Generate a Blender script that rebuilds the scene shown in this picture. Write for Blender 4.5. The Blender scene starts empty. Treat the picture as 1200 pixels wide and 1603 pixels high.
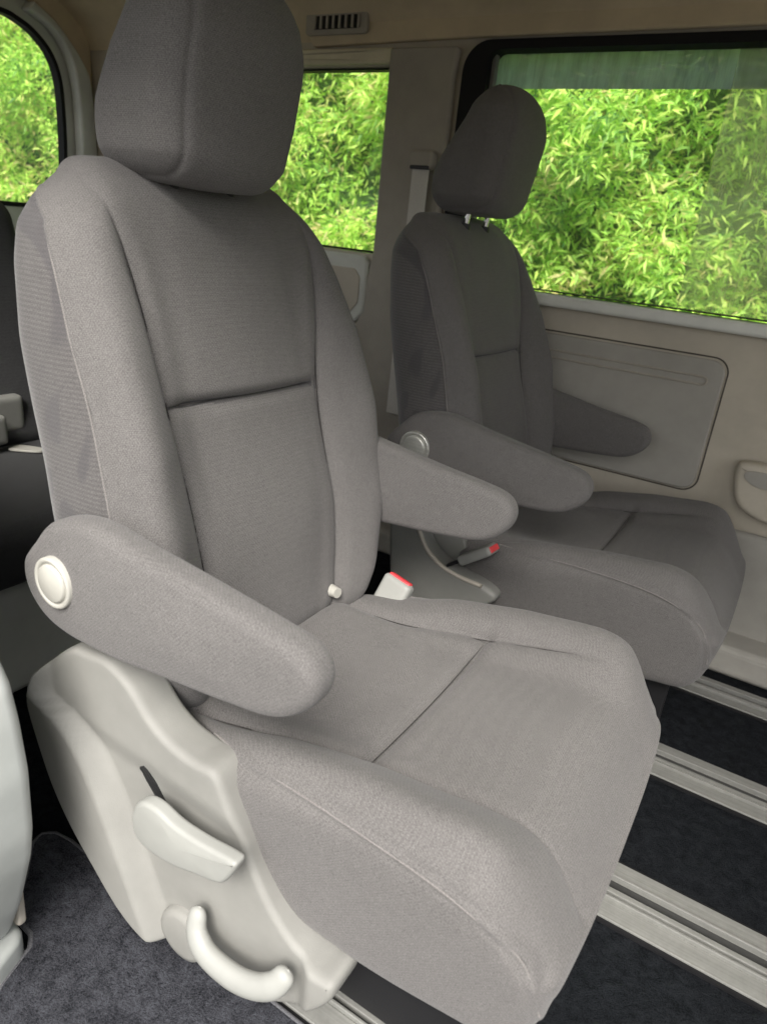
import bpy, math, random
import numpy as np
R = math.radians
rng = np.random.default_rng(7)
random.seed(7)
scn = bpy.context.scene
col = scn.collection

# ------------------------------------------------------------------ camera
cam_d = bpy.data.cameras.new('camera')
cam = bpy.data.objects.new('camera', cam_d); col.objects.link(cam)
head, pitch, roll, fpx = R(29.4), R(21.6), R(6.4), 1096.0
fwd = np.array([-math.sin(head)*math.cos(pitch), math.cos(head)*math.cos(pitch), -math.sin(pitch)])
rt0 = np.array([math.cos(head), math.sin(head), 0.0])
up0 = np.cross(rt0, fwd)
rt = math.cos(roll)*rt0 + math.sin(roll)*up0
up = -math.sin(roll)*rt0 + math.cos(roll)*up0
from mathutils import Matrix, Vector
M4 = Matrix(((rt[0], up[0], -fwd[0], 0), (rt[1], up[1], -fwd[1], 0), (rt[2], up[2], -fwd[2], 0.975), (0, 0, 0, 1)))
cam.matrix_world = M4
cam_d.sensor_fit = 'VERTICAL'; cam_d.sensor_height = 24.0
cam_d.lens = fpx/1603.0*24.0
cam_d.dof.use_dof = True; cam_d.dof.focus_distance = 1.12; cam_d.dof.aperture_fstop = 3.6
cam_d.clip_start = 0.02; cam_d.clip_end = 500
scn.camera = cam

# ------------------------------------------------------------------ world, sun, exposure
SUN_EL, SUN_AZ = R(47), R(160)      # azimuth of the sun measured from +Y clockwise
w = bpy.data.worlds.new('World'); scn.world = w; w.use_nodes = True
nt = w.node_tree; nt.nodes.clear()
sky = nt.nodes.new('ShaderNodeTexSky'); sky.sky_type = 'NISHITA'; sky.sun_disc = False
sky.sun_elevation = SUN_EL; sky.sun_rotation = SUN_AZ; sky.air_density = 1.0; sky.dust_density = 4.0
hsv = nt.nodes.new('ShaderNodeHueSaturation'); hsv.inputs['Saturation'].default_value = 0.25
bg = nt.nodes.new('ShaderNodeBackground'); bg.inputs['Strength'].default_value = 0.068
wo = nt.nodes.new('ShaderNodeOutputWorld')
nt.links.new(sky.outputs[0], hsv.inputs['Color']); nt.links.new(hsv.outputs[0], bg.inputs[0]); nt.links.new(bg.outputs[0], wo.inputs[0])
sd = bpy.data.lights.new('sun', 'SUN'); sd.energy = 1.5; sd.angle = R(32); sd.color = (1.0, 0.96, 0.9)
sun = bpy.data.objects.new('sun', sd); col.objects.link(sun)
sdir = Vector((math.sin(SUN_AZ)*math.cos(SUN_EL), math.cos(SUN_AZ)*math.cos(SUN_EL), math.sin(SUN_EL)))
sun.rotation_euler = sdir.to_track_quat('Z', 'Y').to_euler()
vs = scn.view_settings
vs.view_transform = 'Standard'; vs.look = 'None'; vs.gamma = 1; vs.use_curve_mapping = False
vs.exposure = 1.86
scn.cycles.max_bounces = 14; scn.cycles.diffuse_bounces = 8; scn.cycles.transparent_max_bounces = 16
scn.cycles.sample_clamp_indirect = 8
try:
    scn.cycles.use_denoising = True; scn.cycles.denoiser = 'OPENIMAGEDENOISE'
except Exception: pass

# ------------------------------------------------------------------ materials
def base_mat(name):
    m = bpy.data.materials.new(name); m.use_nodes = True
    n = m.node_tree; b = n.nodes['Principled BSDF']
    return m, n, b
def N(n, t, **kw):
    x = n.nodes.new(t)
    for k, v in kw.items():
        if k in x.inputs: x.inputs[k].default_value = v
        else: setattr(x, k, v)
    return x
def coords(n, kind='Object'):
    return n.nodes.new('ShaderNodeTexCoord').outputs[kind]
def ramp(n, fac, stops):
    r = n.nodes.new('ShaderNodeValToRGB'); e = r.color_ramp.elements
    while len(e) < len(stops): e.new(0.5)
    for q, (p, c) in zip(e, stops): q.position = p; q.color = (*c, 1)
    n.links.new(fac, r.inputs[0]); return r.outputs[0]
def mix(n, a, b, fac=0.5, mode='MIX'):
    m = n.nodes.new('ShaderNodeMix'); m.data_type = 'RGBA'; m.blend_type = mode
    if hasattr(fac, 'links'): n.links.new(fac, m.inputs[0])
    else: m.inputs[0].default_value = fac
    for s, v in ((6, a), (7, b)):
        if hasattr(v, 'links'): n.links.new(v, m.inputs[s])
        else: m.inputs[s].default_value = (*v, 1)
    return m.outputs[2]
def mth(n, op, a, b=0.0):
    m = n.nodes.new('ShaderNodeMath'); m.operation = op
    for i, v in enumerate((a, b)):
        if hasattr(v, 'links'): n.links.new(v, m.inputs[i])
        else: m.inputs[i].default_value = v
    return m.outputs[0]
def bump(n, b, h, strength, dist):
    u = n.nodes.new('ShaderNodeBump'); u.inputs['Strength'].default_value = strength; u.inputs['Distance'].default_value = dist
    n.links.new(h, u.inputs['Height']); n.links.new(u.outputs[0], b.inputs['Normal'])

def fabric(name, c0, c1, weave=1.0, rib=None, sheen=0.12):
    m, n, b = base_mat(name)
    co = coords(n)
    fine = N(n, 'ShaderNodeTexNoise', Scale=800.0, Detail=1.0, Roughness=0.7); n.links.new(co, fine.inputs['Vector'])
    mid = N(n, 'ShaderNodeTexNoise', Scale=60.0, Detail=3.0); n.links.new(co, mid.inputs['Vector'])
    big = N(n, 'ShaderNodeTexNoise', Scale=5.0, Detail=3.0); n.links.new(co, big.inputs['Vector'])
    wy = N(n, 'ShaderNodeTexWave', Scale=130.0, Distortion=1.2, Detail=1.0); wy.bands_direction = 'DIAGONAL'
    mpy = n.nodes.new('ShaderNodeMapping'); mpy.inputs['Scale'].default_value = (1, 1, -1); n.links.new(co, mpy.inputs[0]); n.links.new(mpy.outputs[0], wy.inputs['Vector'])
    wz = N(n, 'ShaderNodeTexWave', Scale=130.0, Distortion=1.2, Detail=1.0); wz.bands_direction = 'DIAGONAL'; n.links.new(co, wz.inputs['Vector'])
    wv = mth(n, 'MULTIPLY', wy.outputs['Fac'], wz.outputs['Fac'])
    f = mth(n, 'ADD', mth(n, 'MULTIPLY', fine.outputs['Fac'], 0.95), mth(n, 'MULTIPLY', wv, 0.14))
    f = mth(n, 'ADD', f, mth(n, 'MULTIPLY', mth(n, 'SUBTRACT', big.outputs['Fac'], 0.5), 0.14))
    f = mth(n, 'ADD', f, mth(n, 'MULTIPLY', mth(n, 'SUBTRACT', mid.outputs['Fac'], 0.5), 0.10))
    wr = N(n, 'ShaderNodeTexWave', Scale=155.0, Distortion=0.6, Detail=1.0); wr.bands_direction = 'Z'; n.links.new(co, wr.inputs['Vector'])
    ge = n.nodes.new('ShaderNodeNewGeometry'); sp = n.nodes.new('ShaderNodeSeparateXYZ'); n.links.new(ge.outputs['Normal'], sp.inputs[0])
    gz = mth(n, 'SUBTRACT', 1.0, mth(n, 'MULTIPLY', mth(n, 'ABSOLUTE', sp.outputs['Z']), 1.0)); gz = mth(n, 'POWER', gz, 1.5)
    f = mth(n, 'ADD', f, mth(n, 'MULTIPLY', mth(n, 'MULTIPLY', mth(n, 'SUBTRACT', wr.outputs['Fac'], 0.5), 0.17), gz))
    wx = N(n, 'ShaderNodeTexWave', Scale=140.0, Distortion=0.8, Detail=1.0); wx.bands_direction = 'X'; n.links.new(co, wx.inputs['Vector'])
    f = mth(n, 'ADD', f, mth(n, 'MULTIPLY', mth(n, 'MULTIPLY', mth(n, 'SUBTRACT', wx.outputs['Fac'], 0.5), 0.10), mth(n, 'SUBTRACT', 1.0, gz)))
    c = ramp(n, f, [(0.25, c0), (0.75, c1)])
    if rib:
        rb = N(n, 'ShaderNodeTexWave', Scale=rib, Distortion=2.0, Detail=2.0); rb.inputs['Detail Scale'].default_value = 0.3
        rb.bands_direction = 'Z'; n.links.new(co, rb.inputs['Vector'])
        c = mix(n, c, (c0[0]*0.55, c0[1]*0.55, c0[2]*0.55), mth(n, 'MULTIPLY', rb.outputs['Fac'], 0.34))  # dark ribs imitate the cloth's rippled sheen
        pt = N(n, 'ShaderNodeTexNoise', Scale=9.0, Detail=1.0, Distortion=1.0); n.links.new(co, pt.inputs['Vector'])
        c = mix(n, c, (c1[0]*.42, c1[1]*.42, c1[2]*.46), mth(n, 'MULTIPLY', ramp(n, pt.outputs['Fac'], [(.52, (0, 0, 0)), (.58, (1, 1, 1))]), .55))  # uneven sheen painted in as darker patches
    n.links.new(c, b.inputs['Base Color'])
    b.inputs['Roughness'].default_value = 0.95
    b.inputs['Specular IOR Level'].default_value = 0.15
    b.inputs['Sheen Weight'].default_value = sheen; b.inputs['Sheen Roughness'].default_value = 0.5
    h = mth(n, 'ADD', mth(n, 'MULTIPLY', wv, 0.2), fine.outputs['Fac'])
    bump(n, b, h, 0.35*weave, 0.0012)
    return m

def plastic(name, c, rough=0.5, grain=0.25, spec=0.4, var=0.08, scale=700.0):
    m, n, b = base_mat(name)
    co = coords(n)
    big = N(n, 'ShaderNodeTexNoise', Scale=7.0, Detail=5.0, Roughness=0.65); n.links.new(co, big.inputs['Vector'])
    sm = N(n, 'ShaderNodeTexNoise', Scale=scale, Detail=2.0); n.links.new(co, sm.inputs['Vector'])
    d = tuple(x*(1-var*1.5) for x in c); l = tuple(min(1, x*(1+var)) for x in c)
    n.links.new(ramp(n, big.outputs['Fac'], [(0.3, d), (0.7, l)]), b.inputs['Base Color'])
    rr = mth(n, 'ADD', mth(n, 'MULTIPLY', big.outputs['Fac'], 0.2), rough-0.1)
    n.links.new(rr, b.inputs['Roughness'])
    b.inputs['Specular IOR Level'].default_value = spec
    bump(n, b, sm.outputs['Fac'], grain, 0.0006)
    return m

def carpet(name, c0, c1, patch=0.5):
    m, n, b = base_mat(name)
    co = coords(n)
    f = N(n, 'ShaderNodeTexNoise', Scale=380.0, Detail=4.0, Roughness=0.8); n.links.new(co, f.inputs['Vector'])
    p = N(n, 'ShaderNodeTexNoise', Scale=48.0, Detail=6.0, Roughness=0.75, Distortion=0.6); n.links.new(co, p.inputs['Vector'])
    v = N(n, 'ShaderNodeTexVoronoi', Scale=160.0); n.links.new(co, v.inputs['Vector'])
    s = mth(n, 'ADD', mth(n, 'MULTIPLY', f.outputs['Fac'], 0.6), mth(n, 'MULTIPLY', p.outputs['Fac'], patch))
    c = ramp(n, s, [(0.46, c0), (0.66, c1)])
    lint = ramp(n, v.outputs['Distance'], [(0.0, (1, 1, 1)), (0.07, (0, 0, 0))])
    lm = N(n, 'ShaderNodeTexNoise', Scale=55.0); n.links.new(co, lm.inputs['Vector'])
    lf = mth(n, 'MULTIPLY', lint, mth(n, 'GREATER_THAN', lm.outputs['Fac'], 0.62))
    c = mix(n, c, tuple(x*3.2+0.02 for x in c1), mth(n, 'MULTIPLY', lf, 0.6))
    n.links.new(c, b.inputs['Base Color'])
    b.inputs['Roughness'].default_value = 1.0; b.inputs['Specular IOR Level'].default_value = 0.05
    bump(n, b, mth(n, 'ADD', f.outputs['Fac'], mth(n, 'MULTIPLY', p.outputs['Fac'], 1.5)), 0.9, 0.004)
    return m

def metal(name, c, rough=0.35, metallic=1.0):
    m, n, b = base_mat(name)
    co = coords(n)
    mp = n.nodes.new('ShaderNodeMapping'); mp.inputs['Scale'].default_value = (3, 300, 300); n.links.new(co, mp.inputs[0])
    f = N(n, 'ShaderNodeTexNoise', Scale=1.0, Detail=4.0); n.links.new(mp.outputs[0], f.inputs['Vector'])
    g = N(n, 'ShaderNodeTexNoise', Scale=60.0, Detail=5.0, Roughness=0.8); n.links.new(co, g.inputs['Vector'])
    s = mth(n, 'ADD', mth(n, 'MULTIPLY', f.outputs['Fac'], 0.5), mth(n, 'MULTIPLY', g.outputs['Fac'], 0.5))
    n.links.new(ramp(n, s, [(0.35, tuple(x*0.72 for x in c)), (0.65, c)]), b.inputs['Base Color'])
    b.inputs['Metallic'].default_value = metallic
    n.links.new(mth(n, 'ADD', mth(n, 'MULTIPLY', g.outputs['Fac'], 0.3), rough-0.15), b.inputs['Roughness'])
    return m

def glass(name, tint=(0.9, 0.93, 0.9), haze=0.0, hazec=(0.8, 0.82, 0.8), streak=False):
    m, n, b = base_mat(name); n.nodes.remove(b)
    out = [x for x in n.nodes if x.type == 'OUTPUT_MATERIAL'][0]
    tr = N(n, 'ShaderNodeBsdfTransparent'); tr.inputs[0].default_value = (*tint, 1)
    gl = N(n, 'ShaderNodeBsdfGlossy'); gl.inputs['Roughness'].default_value = 0.02
    fr = N(n, 'ShaderNodeFresnel', IOR=1.3)
    a = n.nodes.new('ShaderNodeMixShader'); n.links.new(mth(n, 'MULTIPLY', fr.outputs[0], 0.3), a.inputs[0]); n.links.new(tr.outputs[0], a.inputs[1]); n.links.new(gl.outputs[0], a.inputs[2])
    last = a.outputs[0]
    if haze > 0:
        df = N(n, 'ShaderNodeBsdfTranslucent'); df.inputs[0].default_value = (*hazec, 1)
        co = coords(n)
        mp = n.nodes.new('ShaderNodeMapping'); mp.inputs['Scale'].default_value = (14, 1, 2.0); n.links.new(co, mp.inputs[0])
        ns = N(n, 'ShaderNodeTexNoise', Scale=2.0, Detail=5.0, Roughness=0.7); n.links.new(mp.outputs[0], ns.inputs['Vector'])
        c = n.nodes.new('ShaderNodeMixShader')
        n.links.new(mth(n, 'MULTIPLY', ns.outputs['Fac'], haze*2), c.inputs[0])
        n.links.new(last, c.inputs[1]); n.links.new(df.outputs[0], c.inputs[2]); last = c.outputs[0]
    n.links.new(last, out.inputs[0])
    return m

M = {}
M['fabric'] = fabric('seat fabric', (0.078, 0.074, 0.0715), (0.180, 0.171, 0.166))
M['fabric_side'] = fabric('seat side fabric with painted sheen', (0.068, 0.064, 0.063), (0.150, 0.142, 0.139), rib=55.0, sheen=0.3)  # darker version of the seat fabric, sheen ripples and patches painted in
M['thread'] = fabric('pale piping thread', (0.12, 0.112, 0.107), (0.24, 0.225, 0.215))
M['seam'] = fabric('crease shade cord', (0.012, 0.011, 0.010), (0.05, 0.046, 0.044))  # for seam grooves: crease shade put into the colour
M['shell'] = plastic('pale seat plastic', (0.235, 0.232, 0.215), 0.7, 0.5)
M['shell_lever'] = plastic('pale lever plastic', (0.30, 0.302, 0.282), 0.5, 0.1)
M['grey_plastic'] = plastic('grey hinge plastic', (0.20, 0.20, 0.185), 0.5, 0.2)
M['black_plastic'] = plastic('black plastic', (0.012, 0.012, 0.013), 0.45, 0.2)
M['cap'] = plastic('armrest cap plastic', (0.42, 0.41, 0.37), 0.38, 0.05)
M['cap_chrome'] = metal('satin armrest cap', (0.6, 0.6, 0.56), 0.35, 0.6)
M['chrome'] = metal('chrome post', (0.8, 0.8, 0.8), 0.15)
M['rail'] = metal('galvanised rail', (0.28, 0.28, 0.26), 0.55, 0.25)
M['rail_dark'] = metal('dark rail channel', (0.10, 0.10, 0.10), 0.4, 0.8)  # darker metal for rail channels and frame feet
M['red'] = plastic('red release button', (0.75, 0.06, 0.07), 0.35, 0.0)
M['trim'] = plastic('beige side trim', (0.50, 0.455, 0.375), 0.6, 0.3)
M['trim_dark'] = plastic('grey door insert', (0.36, 0.345, 0.31), 0.75, 0.6)
M['trim_pale'] = plastic('pale sill trim', (0.74, 0.75, 0.70), 0.5, 0.2)  # raised to stand in for the ledge's bright highlight
M['headliner'] = plastic('beige headliner', (0.62, 0.52, 0.37), 0.9, 0.8, 0.1)
M['header'] = plastic('khaki window header', (0.72, 0.66, 0.50), 0.8, 0.4, 0.1)
M['pillar'] = plastic('pillar trim', (0.38, 0.35, 0.30), 0.7, 0.3)
M['pillar_pale'] = plastic('pale pillar trim', (0.62, 0.63, 0.58), 0.6, 0.3)
M['jamb'] = plastic('white door pillar plastic', (0.46, 0.48, 0.46), 0.45, 0.1)
M['seal'] = plastic('black rubber seal', (0.012, 0.012, 0.013), 0.6, 0.1, 0.2)
M['groove'] = plastic('dark panel gap', (0.07, 0.062, 0.052), 0.8, 0.1)
M['paint'] = plastic('white body paint', (0.7, 0.7, 0.7), 0.25, 0.0)
M['carpet'] = carpet('black carpet', (0.006, 0.0068, 0.0080), (0.022, 0.0245, 0.028))
M['mat'] = carpet('blue grey floor mat', (0.016, 0.0165, 0.020), (0.078, 0.080, 0.092), 0.55)
M['binding'] = fabric('mat edge binding', (0.05, 0.05, 0.055), (0.16, 0.16, 0.17))
M['dark_fabric'] = fabric('dark bench fabric', (0.016, 0.016, 0.017), (0.065, 0.065, 0.067), sheen=0.1)
M['belt'] = fabric('grey seat belt webbing', (0.5, 0.48, 0.44), (0.75, 0.72, 0.67), sheen=0.1)
M['glass'] = glass('window glass with glow haze', (0.97, 0.98, 0.97), 0.04, (0.85, 0.9, 0.75))  # slight haze imitates the overexposed glow outside
M['tint'] = glass('tinted shade band', (0.34, 0.31, 0.46), 0.42, (0.80, 0.86, 1.0))
M['glass_haze'] = glass('hazy window glass', (0.96, 0.96, 0.93), 0.22, (1.0, 0.96, 0.80))  # streaky pale haze mixed into the pane

# ------------------------------------------------------------------ mesh helpers
def link(name, V, F, mats, parent=None, smooth=True, fm=None, sharp=None):
    me = bpy.data.meshes.new(name)
    V = np.asarray(V, dtype=np.float32)
    if isinstance(F, np.ndarray) and F.ndim == 2:
        k = F.shape[1]; nf = len(F)
        me.vertices.add(len(V)); me.vertices.foreach_set('co', V.ravel())
        me.loops.add(nf*k); me.loops.foreach_set('vertex_index', F.astype(np.int32).ravel())
        me.polygons.add(nf); me.polygons.foreach_set('loop_start', np.arange(nf, dtype=np.int32)*k)
        me.polygons.foreach_set('loop_total', np.full(nf, k, dtype=np.int32))
        me.update(calc_edges=True)
    else:
        me.from_pydata([tuple(map(float, v)) for v in V], [], [tuple(map(int, f)) for f in F]); me.update()
    for m in (mats if isinstance(mats, (list, tuple)) else [mats]): me.materials.append(m)
    if fm is not None: me.polygons.foreach_set('material_index', np.asarray(fm, dtype=np.int32))
    me.validate()
    me.polygons.foreach_set('use_smooth', np.full(len(me.polygons), bool(smooth)))
    if sharp: me.set_sharp_from_angle(angle=R(sharp))
    o = bpy.data.objects.new(name, me); col.objects.link(o)
    if parent is not None: o.parent = parent
    return o
def thing(name, label, cat, loc=(0, 0, 0), rz=0, group=None):
    o = bpy.data.objects.new(name, None); col.objects.link(o); o.empty_display_size = 0.1
    o.location = loc; o.rotation_euler = (0, 0, rz); o['label'] = label; o['category'] = cat
    if group: o['group'] = group
    return o

def rbox(hx, hy, hz, r, step):
    """dense rounded box centred on the origin (all quads)"""
    nx, ny, nz = [max(4, int(round(2*h/step))) for h in (hx, hy, hz)]
    def face(n1, n2, fn):
        a = np.linspace(-1, 1, n1+1); b = np.linspace(-1, 1, n2+1)
        A, B = np.meshgrid(a, b, indexing='ij'); P = fn(A.ravel(), B.ravel())
        i = np.arange(n1)[:, None]*(n2+1)+np.arange(n2)[None, :]
        i = i.ravel(); Q = np.stack([i, i+(n2+1), i+(n2+2), i+1], 1)
        return P, Q
    o = lambda a: np.ones_like(a)
    faces = [
        (face(ny, nz, lambda a, b: np.stack([o(a)*hx, a*hy, b*hz], 1)), 0),
        (face(ny, nz, lambda a, b: np.stack([-o(a)*hx, a*hy, b*hz], 1)), 1),
        (face(nx, nz, lambda a, b: np.stack([a*hx, o(a)*hy, b*hz], 1)), 1),
        (face(nx, nz, lambda a, b: np.stack([a*hx, -o(a)*hy, b*hz], 1)), 0),
        (face(nx, ny, lambda a, b: np.stack([a*hx, b*hy, o(a)*hz], 1)), 0),
        (face(nx, ny, lambda a, b: np.stack([a*hx, b*hy, -o(a)*hz], 1)), 1)]
    V = []; F = []; off = 0
    for (P, Q), flip in faces:
        V.append(P); F.append((Q[:, ::-1] if flip else Q)+off); off += len(P)
    V = np.concatenate(V); F = np.concatenate(F)
    key = np.round(V*1e5).astype(np.int64)
    _, idx, inv = np.unique(key, axis=0, return_index=True, return_inverse=True)
    V = V[idx]; F = inv.ravel()[F]
    inner = np.array([max(1e-4, hx-r), max(1e-4, hy-r), max(1e-4, hz-r)])
    # bring a little more points into the rounded zone, then round
    C = np.clip(V, -inner, inner); D = V-C; L = np.linalg.norm(D, axis=1, keepdims=True); L[L == 0] = 1
    rr = np.minimum(r, np.array([hx, hy, hz])).min()
    Vr = C + D/L*r
    surf = (np.abs(D) > 1e-9).any(1)
    V = np.where(surf[:, None], Vr, V)
    return V, F
def vnormals(V, F):
    e1 = V[F[:, 2]]-V[F[:, 0]]; e2 = V[F[:, 3]]-V[F[:, 1]]
    n = np.cross(e1, e2); VN = np.zeros_like(V)
    for k in range(4): np.add.at(VN, F[:, k], n)
    L = np.linalg.norm(VN, axis=1, keepdims=True); L[L == 0] = 1
    return VN/L
def relax(V, F, n):
    E_ = np.concatenate([F[:, [0, 1]], F[:, [1, 2]], F[:, [2, 3]], F[:, [3, 0]]])
    cnt = np.bincount(E_.ravel(), minlength=len(V)).astype(float)[:, None]
    for _ in range(n):
        A = np.stack([np.bincount(E_[:, 0], V[E_[:, 1], k], len(V))+np.bincount(E_[:, 1], V[E_[:, 0], k], len(V)) for k in range(3)], 1)
        V = V*.5+A/cnt*.5
    return V
def dist_poly(P, pts):
    """distance of 2D points P to an open polyline"""
    pts = np.asarray(pts, float); d = np.full(len(P), 1e9)
    for a, b in zip(pts[:-1], pts[1:]):
        ab = b-a; t = np.clip(((P-a)@ab)/(ab@ab), 0, 1)
        d = np.minimum(d, np.linalg.norm(P-(a+t[:, None]*ab), axis=1))
    return d
def spline(pts, n=8, closed=False):
    """Catmull-Rom through the points"""
    p = np.asarray(pts, float); m = len(p); out = []
    rngk = range(m if closed else m-1)
    for i in rngk:
        if closed: a, b, c, d = p[(i-1) % m], p[i], p[(i+1) % m], p[(i+2) % m]
        else: a, b, c, d = p[max(i-1, 0)], p[i], p[i+1], p[min(i+2, m-1)]
        for k in range(n):
            t = k/n
            out.append(0.5*((2*b)+(-a+c)*t+(2*a-5*b+4*c-d)*t*t+(-a+3*b-3*c+d)*t**3))
    if not closed: out.append(p[-1])
    return np.array(out)
def resample(P, n):
    Q = np.vstack([P, P[:1]]); s = np.r_[0, np.cumsum(np.linalg.norm(np.diff(Q, axis=0), axis=1))]
    t = np.linspace(0, s[-1], n, endpoint=False)
    return np.stack([np.interp(t, s, Q[:, k]) for k in range(Q.shape[1])], 1)
def sm(a, b, x):
    t = np.clip((x-a)/(b-a), 0, 1); return t*t*(3-2*t)

def slab(outline, t0, t1, r=0.01, axes='xz', n=160, rings=10, dome=0.0, disp=None, curved=True, core=None, rounds=(1, 1), grid=None):
    """closed outline in the plane of `axes`, thickness t0..t1 along the third axis, rounded rims; returns V,F"""
    P = np.asarray(outline, float)
    if curved: P = spline(P, 8, True)
    P = resample(P, n)
    area = 0.5*np.sum(P[:, 0]*np.roll(P[:, 1], -1)-np.roll(P[:, 0], -1)*P[:, 1])
    if area < 0: P = P[::-1]
    tg = np.roll(P, -1, 0)-np.roll(P, 1, 0); tg /= np.linalg.norm(tg, axis=1, keepdims=True)+1e-12
    nin = np.stack([-tg[:, 1], tg[:, 0]], 1)
    c = P.mean(0) if core is None else np.array(core, float)
    layers = []
    K = 6
    def cap(side, rr):
        L = []
        for k in range(K+1):
            a = (math.pi/2)*k/K
            L.append((P+nin*(rr*(1-math.cos(a))), rr*(1-math.sin(a))))   # inset, depth below the face
        return L
    s0 = cap(0, r*rounds[0]); s1 = cap(1, r*rounds[1])
    th = t1-t0
    seq = []
    # inner rings of face 0 (centre to rim)
    def inner(ring, side):
        L = []
        for j in range(1, rings+1):
            k = 1-j/rings*0.995
            q = c+(ring-c)*k
            d = dome*(1-k*k)
            L.append((q, d))
        return L
    in0 = inner(s0[-1][0], 0); in1 = inner(s1[-1][0], 1)
    if grid: in0 = []; in1 = []
    for q, d in reversed(in0): seq.append((q, t0-np.sign(th)*d))
    for q, dep in reversed(s0): seq.append((q, t0+np.sign(th)*dep))
    for q, dep in s1: seq.append((q, t1-np.sign(th)*dep))
    for q, d in in1: seq.append((q, t1+np.sign(th)*d))
    m = len(P); V = []
    for q, t in seq:
        T = np.full(m, t) if np.isscalar(t) else t
        if axes == 'xz': V.append(np.stack([q[:, 0], T, q[:, 1]], 1))
        elif axes == 'xy': V.append(np.stack([q[:, 0], q[:, 1], T], 1))
        else: V.append(np.stack([T, q[:, 0], q[:, 1]], 1))
    V = np.concatenate(V); F = []
    L = len(seq); i = np.arange(m); j = (i+1) % m
    for k in range(L-1): F += list(map(tuple, np.stack([k*m+i, k*m+j, (k+1)*m+j, (k+1)*m+i], 1)))
    F.append(tuple(range(m))[::-1])
    if not grid: F.append(tuple((L-1)*m+np.arange(m)))
    else:
        # fine triangulated face instead of one polygon, so that relief can be pressed into it
        from mathutils.geometry import delaunay_2d_cdt
        rg = seq[-1][0]; lo, hi = rg.min(0), rg.max(0)
        gx, gz = np.meshgrid(np.arange(lo[0], hi[0], grid), np.arange(lo[1], hi[1], grid), indexing='ij'); G = np.stack([gx.ravel(), gz.ravel()], 1)
        G[:, 0] += np.where((np.round((G[:, 1]-lo[1])/grid).astype(int) % 2) == 1, grid/2, 0)
        ins = np.zeros(len(G), bool); dm = np.full(len(G), 1e9)
        for a_, b_2 in zip(rg, np.roll(rg, -1, 0)):
            cr = (a_[1] > G[:, 1]) != (b_2[1] > G[:, 1])
            with np.errstate(all='ignore'): xi = (b_2[0]-a_[0])*(G[:, 1]-a_[1])/(b_2[1]-a_[1])+a_[0]
            ins ^= cr & (G[:, 0] < xi)
            dm = np.minimum(dm, np.hypot(G[:, 0]-a_[0], G[:, 1]-a_[1]))
        G = G[ins & (dm > grid*.55)]
        pts = [Vector((float(p[0]), float(p[1]))) for p in np.vstack([rg, G])]
        res = delaunay_2d_cdt(pts, [(q, (q+1) % m) for q in range(m)], [], 1, 1e-7)
        T_ = np.full(len(G), float(seq[-1][1]))
        V = np.concatenate([V, np.stack([G[:, 0], T_, G[:, 1]], 1)])
        base = (L-1)*m
        PA = np.array([(p[0], p[1]) for p in pts])
        near_ = [o_[0] if len(o_) else int(np.argmin(((PA-np.array(v_))**2).sum(1))) for v_, o_ in zip(res[0], res[3])]
        for f in res[2]:
            idx = [near_[v_] for v_ in f]
            if len(set(idx)) < 3: continue
            p = [np.array(pts[q]) for q in idx]
            A_ = (p[1][0]-p[0][0])*(p[2][1]-p[0][1])-(p[2][0]-p[0][0])*(p[1][1]-p[0][1])
            if A_ < 0: idx = idx[::-1]
            F.append(tuple(base+q if q < m else L*m+(q-m) for q in idx))
    if disp is not None: V = disp(V)
    # orientation: outward
    s = 1
    a = {'xz': -1, 'xy': 1, 'yz': 1}[axes]
    if a*np.sign(th) < 0: F = [f[::-1] for f in F]
    return V, F
def tube(pts, rad, n=10, closed=False):
    pts = np.asarray(pts, float); m = len(pts); V = []; F = []
    T = np.gradient(pts, axis=0) if not closed else (np.roll(pts, -1, 0)-np.roll(pts, 1, 0))
    T /= np.linalg.norm(T, axis=1, keepdims=True)+1e-12
    u = np.cross(T[0], [0, 0, 1.0]);
    if np.linalg.norm(u) < 0.1: u = np.cross(T[0], [0, 1.0, 0])
    for k in range(m):
        u = u-T[k]*(u@T[k]); u /= np.linalg.norm(u); v = np.cross(T[k], u)
        r = rad[k] if hasattr(rad, '__len__') else rad
        for a in range(n):
            an = 2*math.pi*a/n; V.append(pts[k]+r*(math.cos(an)*u+math.sin(an)*v))
    for k in range(m if closed else m-1):
        k2 = (k+1) % m
        for a in range(n):
            b = (a+1) % n; F.append((k*n+a, k2*n+a, k2*n+b, k*n+b)[::-1])
    if not closed: F.append(tuple(range(n))); F.append(tuple((m-1)*n+np.arange(n))[::-1])
    return np.array(V), F
def bx(x0, x1, y0, y1, z0, z1):
    V = np.array([(x, y, z) for x in (x0, x1) for y in (y0, y1) for z in (z0, z1)])
    F = [(0, 1, 3, 2), (4, 6, 7, 5), (0, 4, 5, 1), (2, 3, 7, 6), (0, 2, 6, 4), (1, 5, 7, 3)]
    return V, F
def join(*parts):
    V = []; F = []; o = 0
    for v, f in parts:
        V.append(np.asarray(v)); F += [tuple(int(i)+o for i in q) for q in f]; o += len(v)
    return np.concatenate(V), F
def bevel(o, wd, seg=3):
    b = o.modifiers.new('bevel', 'BEVEL'); b.width = wd; b.segments = seg; b.limit_method = 'ANGLE'; b.angle_limit = R(35)
    return o
def lathe_y(prof, cx, cz, y0, n=48):
    """profile (r, y offset) around an axis parallel to Y"""
    V = []; F = []
    for r, y in prof:
        for a in range(n):
            an = 2*math.pi*a/n; V.append((cx+r*math.cos(an), y0+y, cz+r*math.sin(an)))
    for k in range(len(prof)-1):
        for a in range(n):
            b = (a+1) % n; F.append((k*n+a, k*n+b, (k+1)*n+b, (k+1)*n+a))
    F.append(tuple((len(prof)-1)*n+np.arange(n)))
    return np.array(V), F

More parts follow.
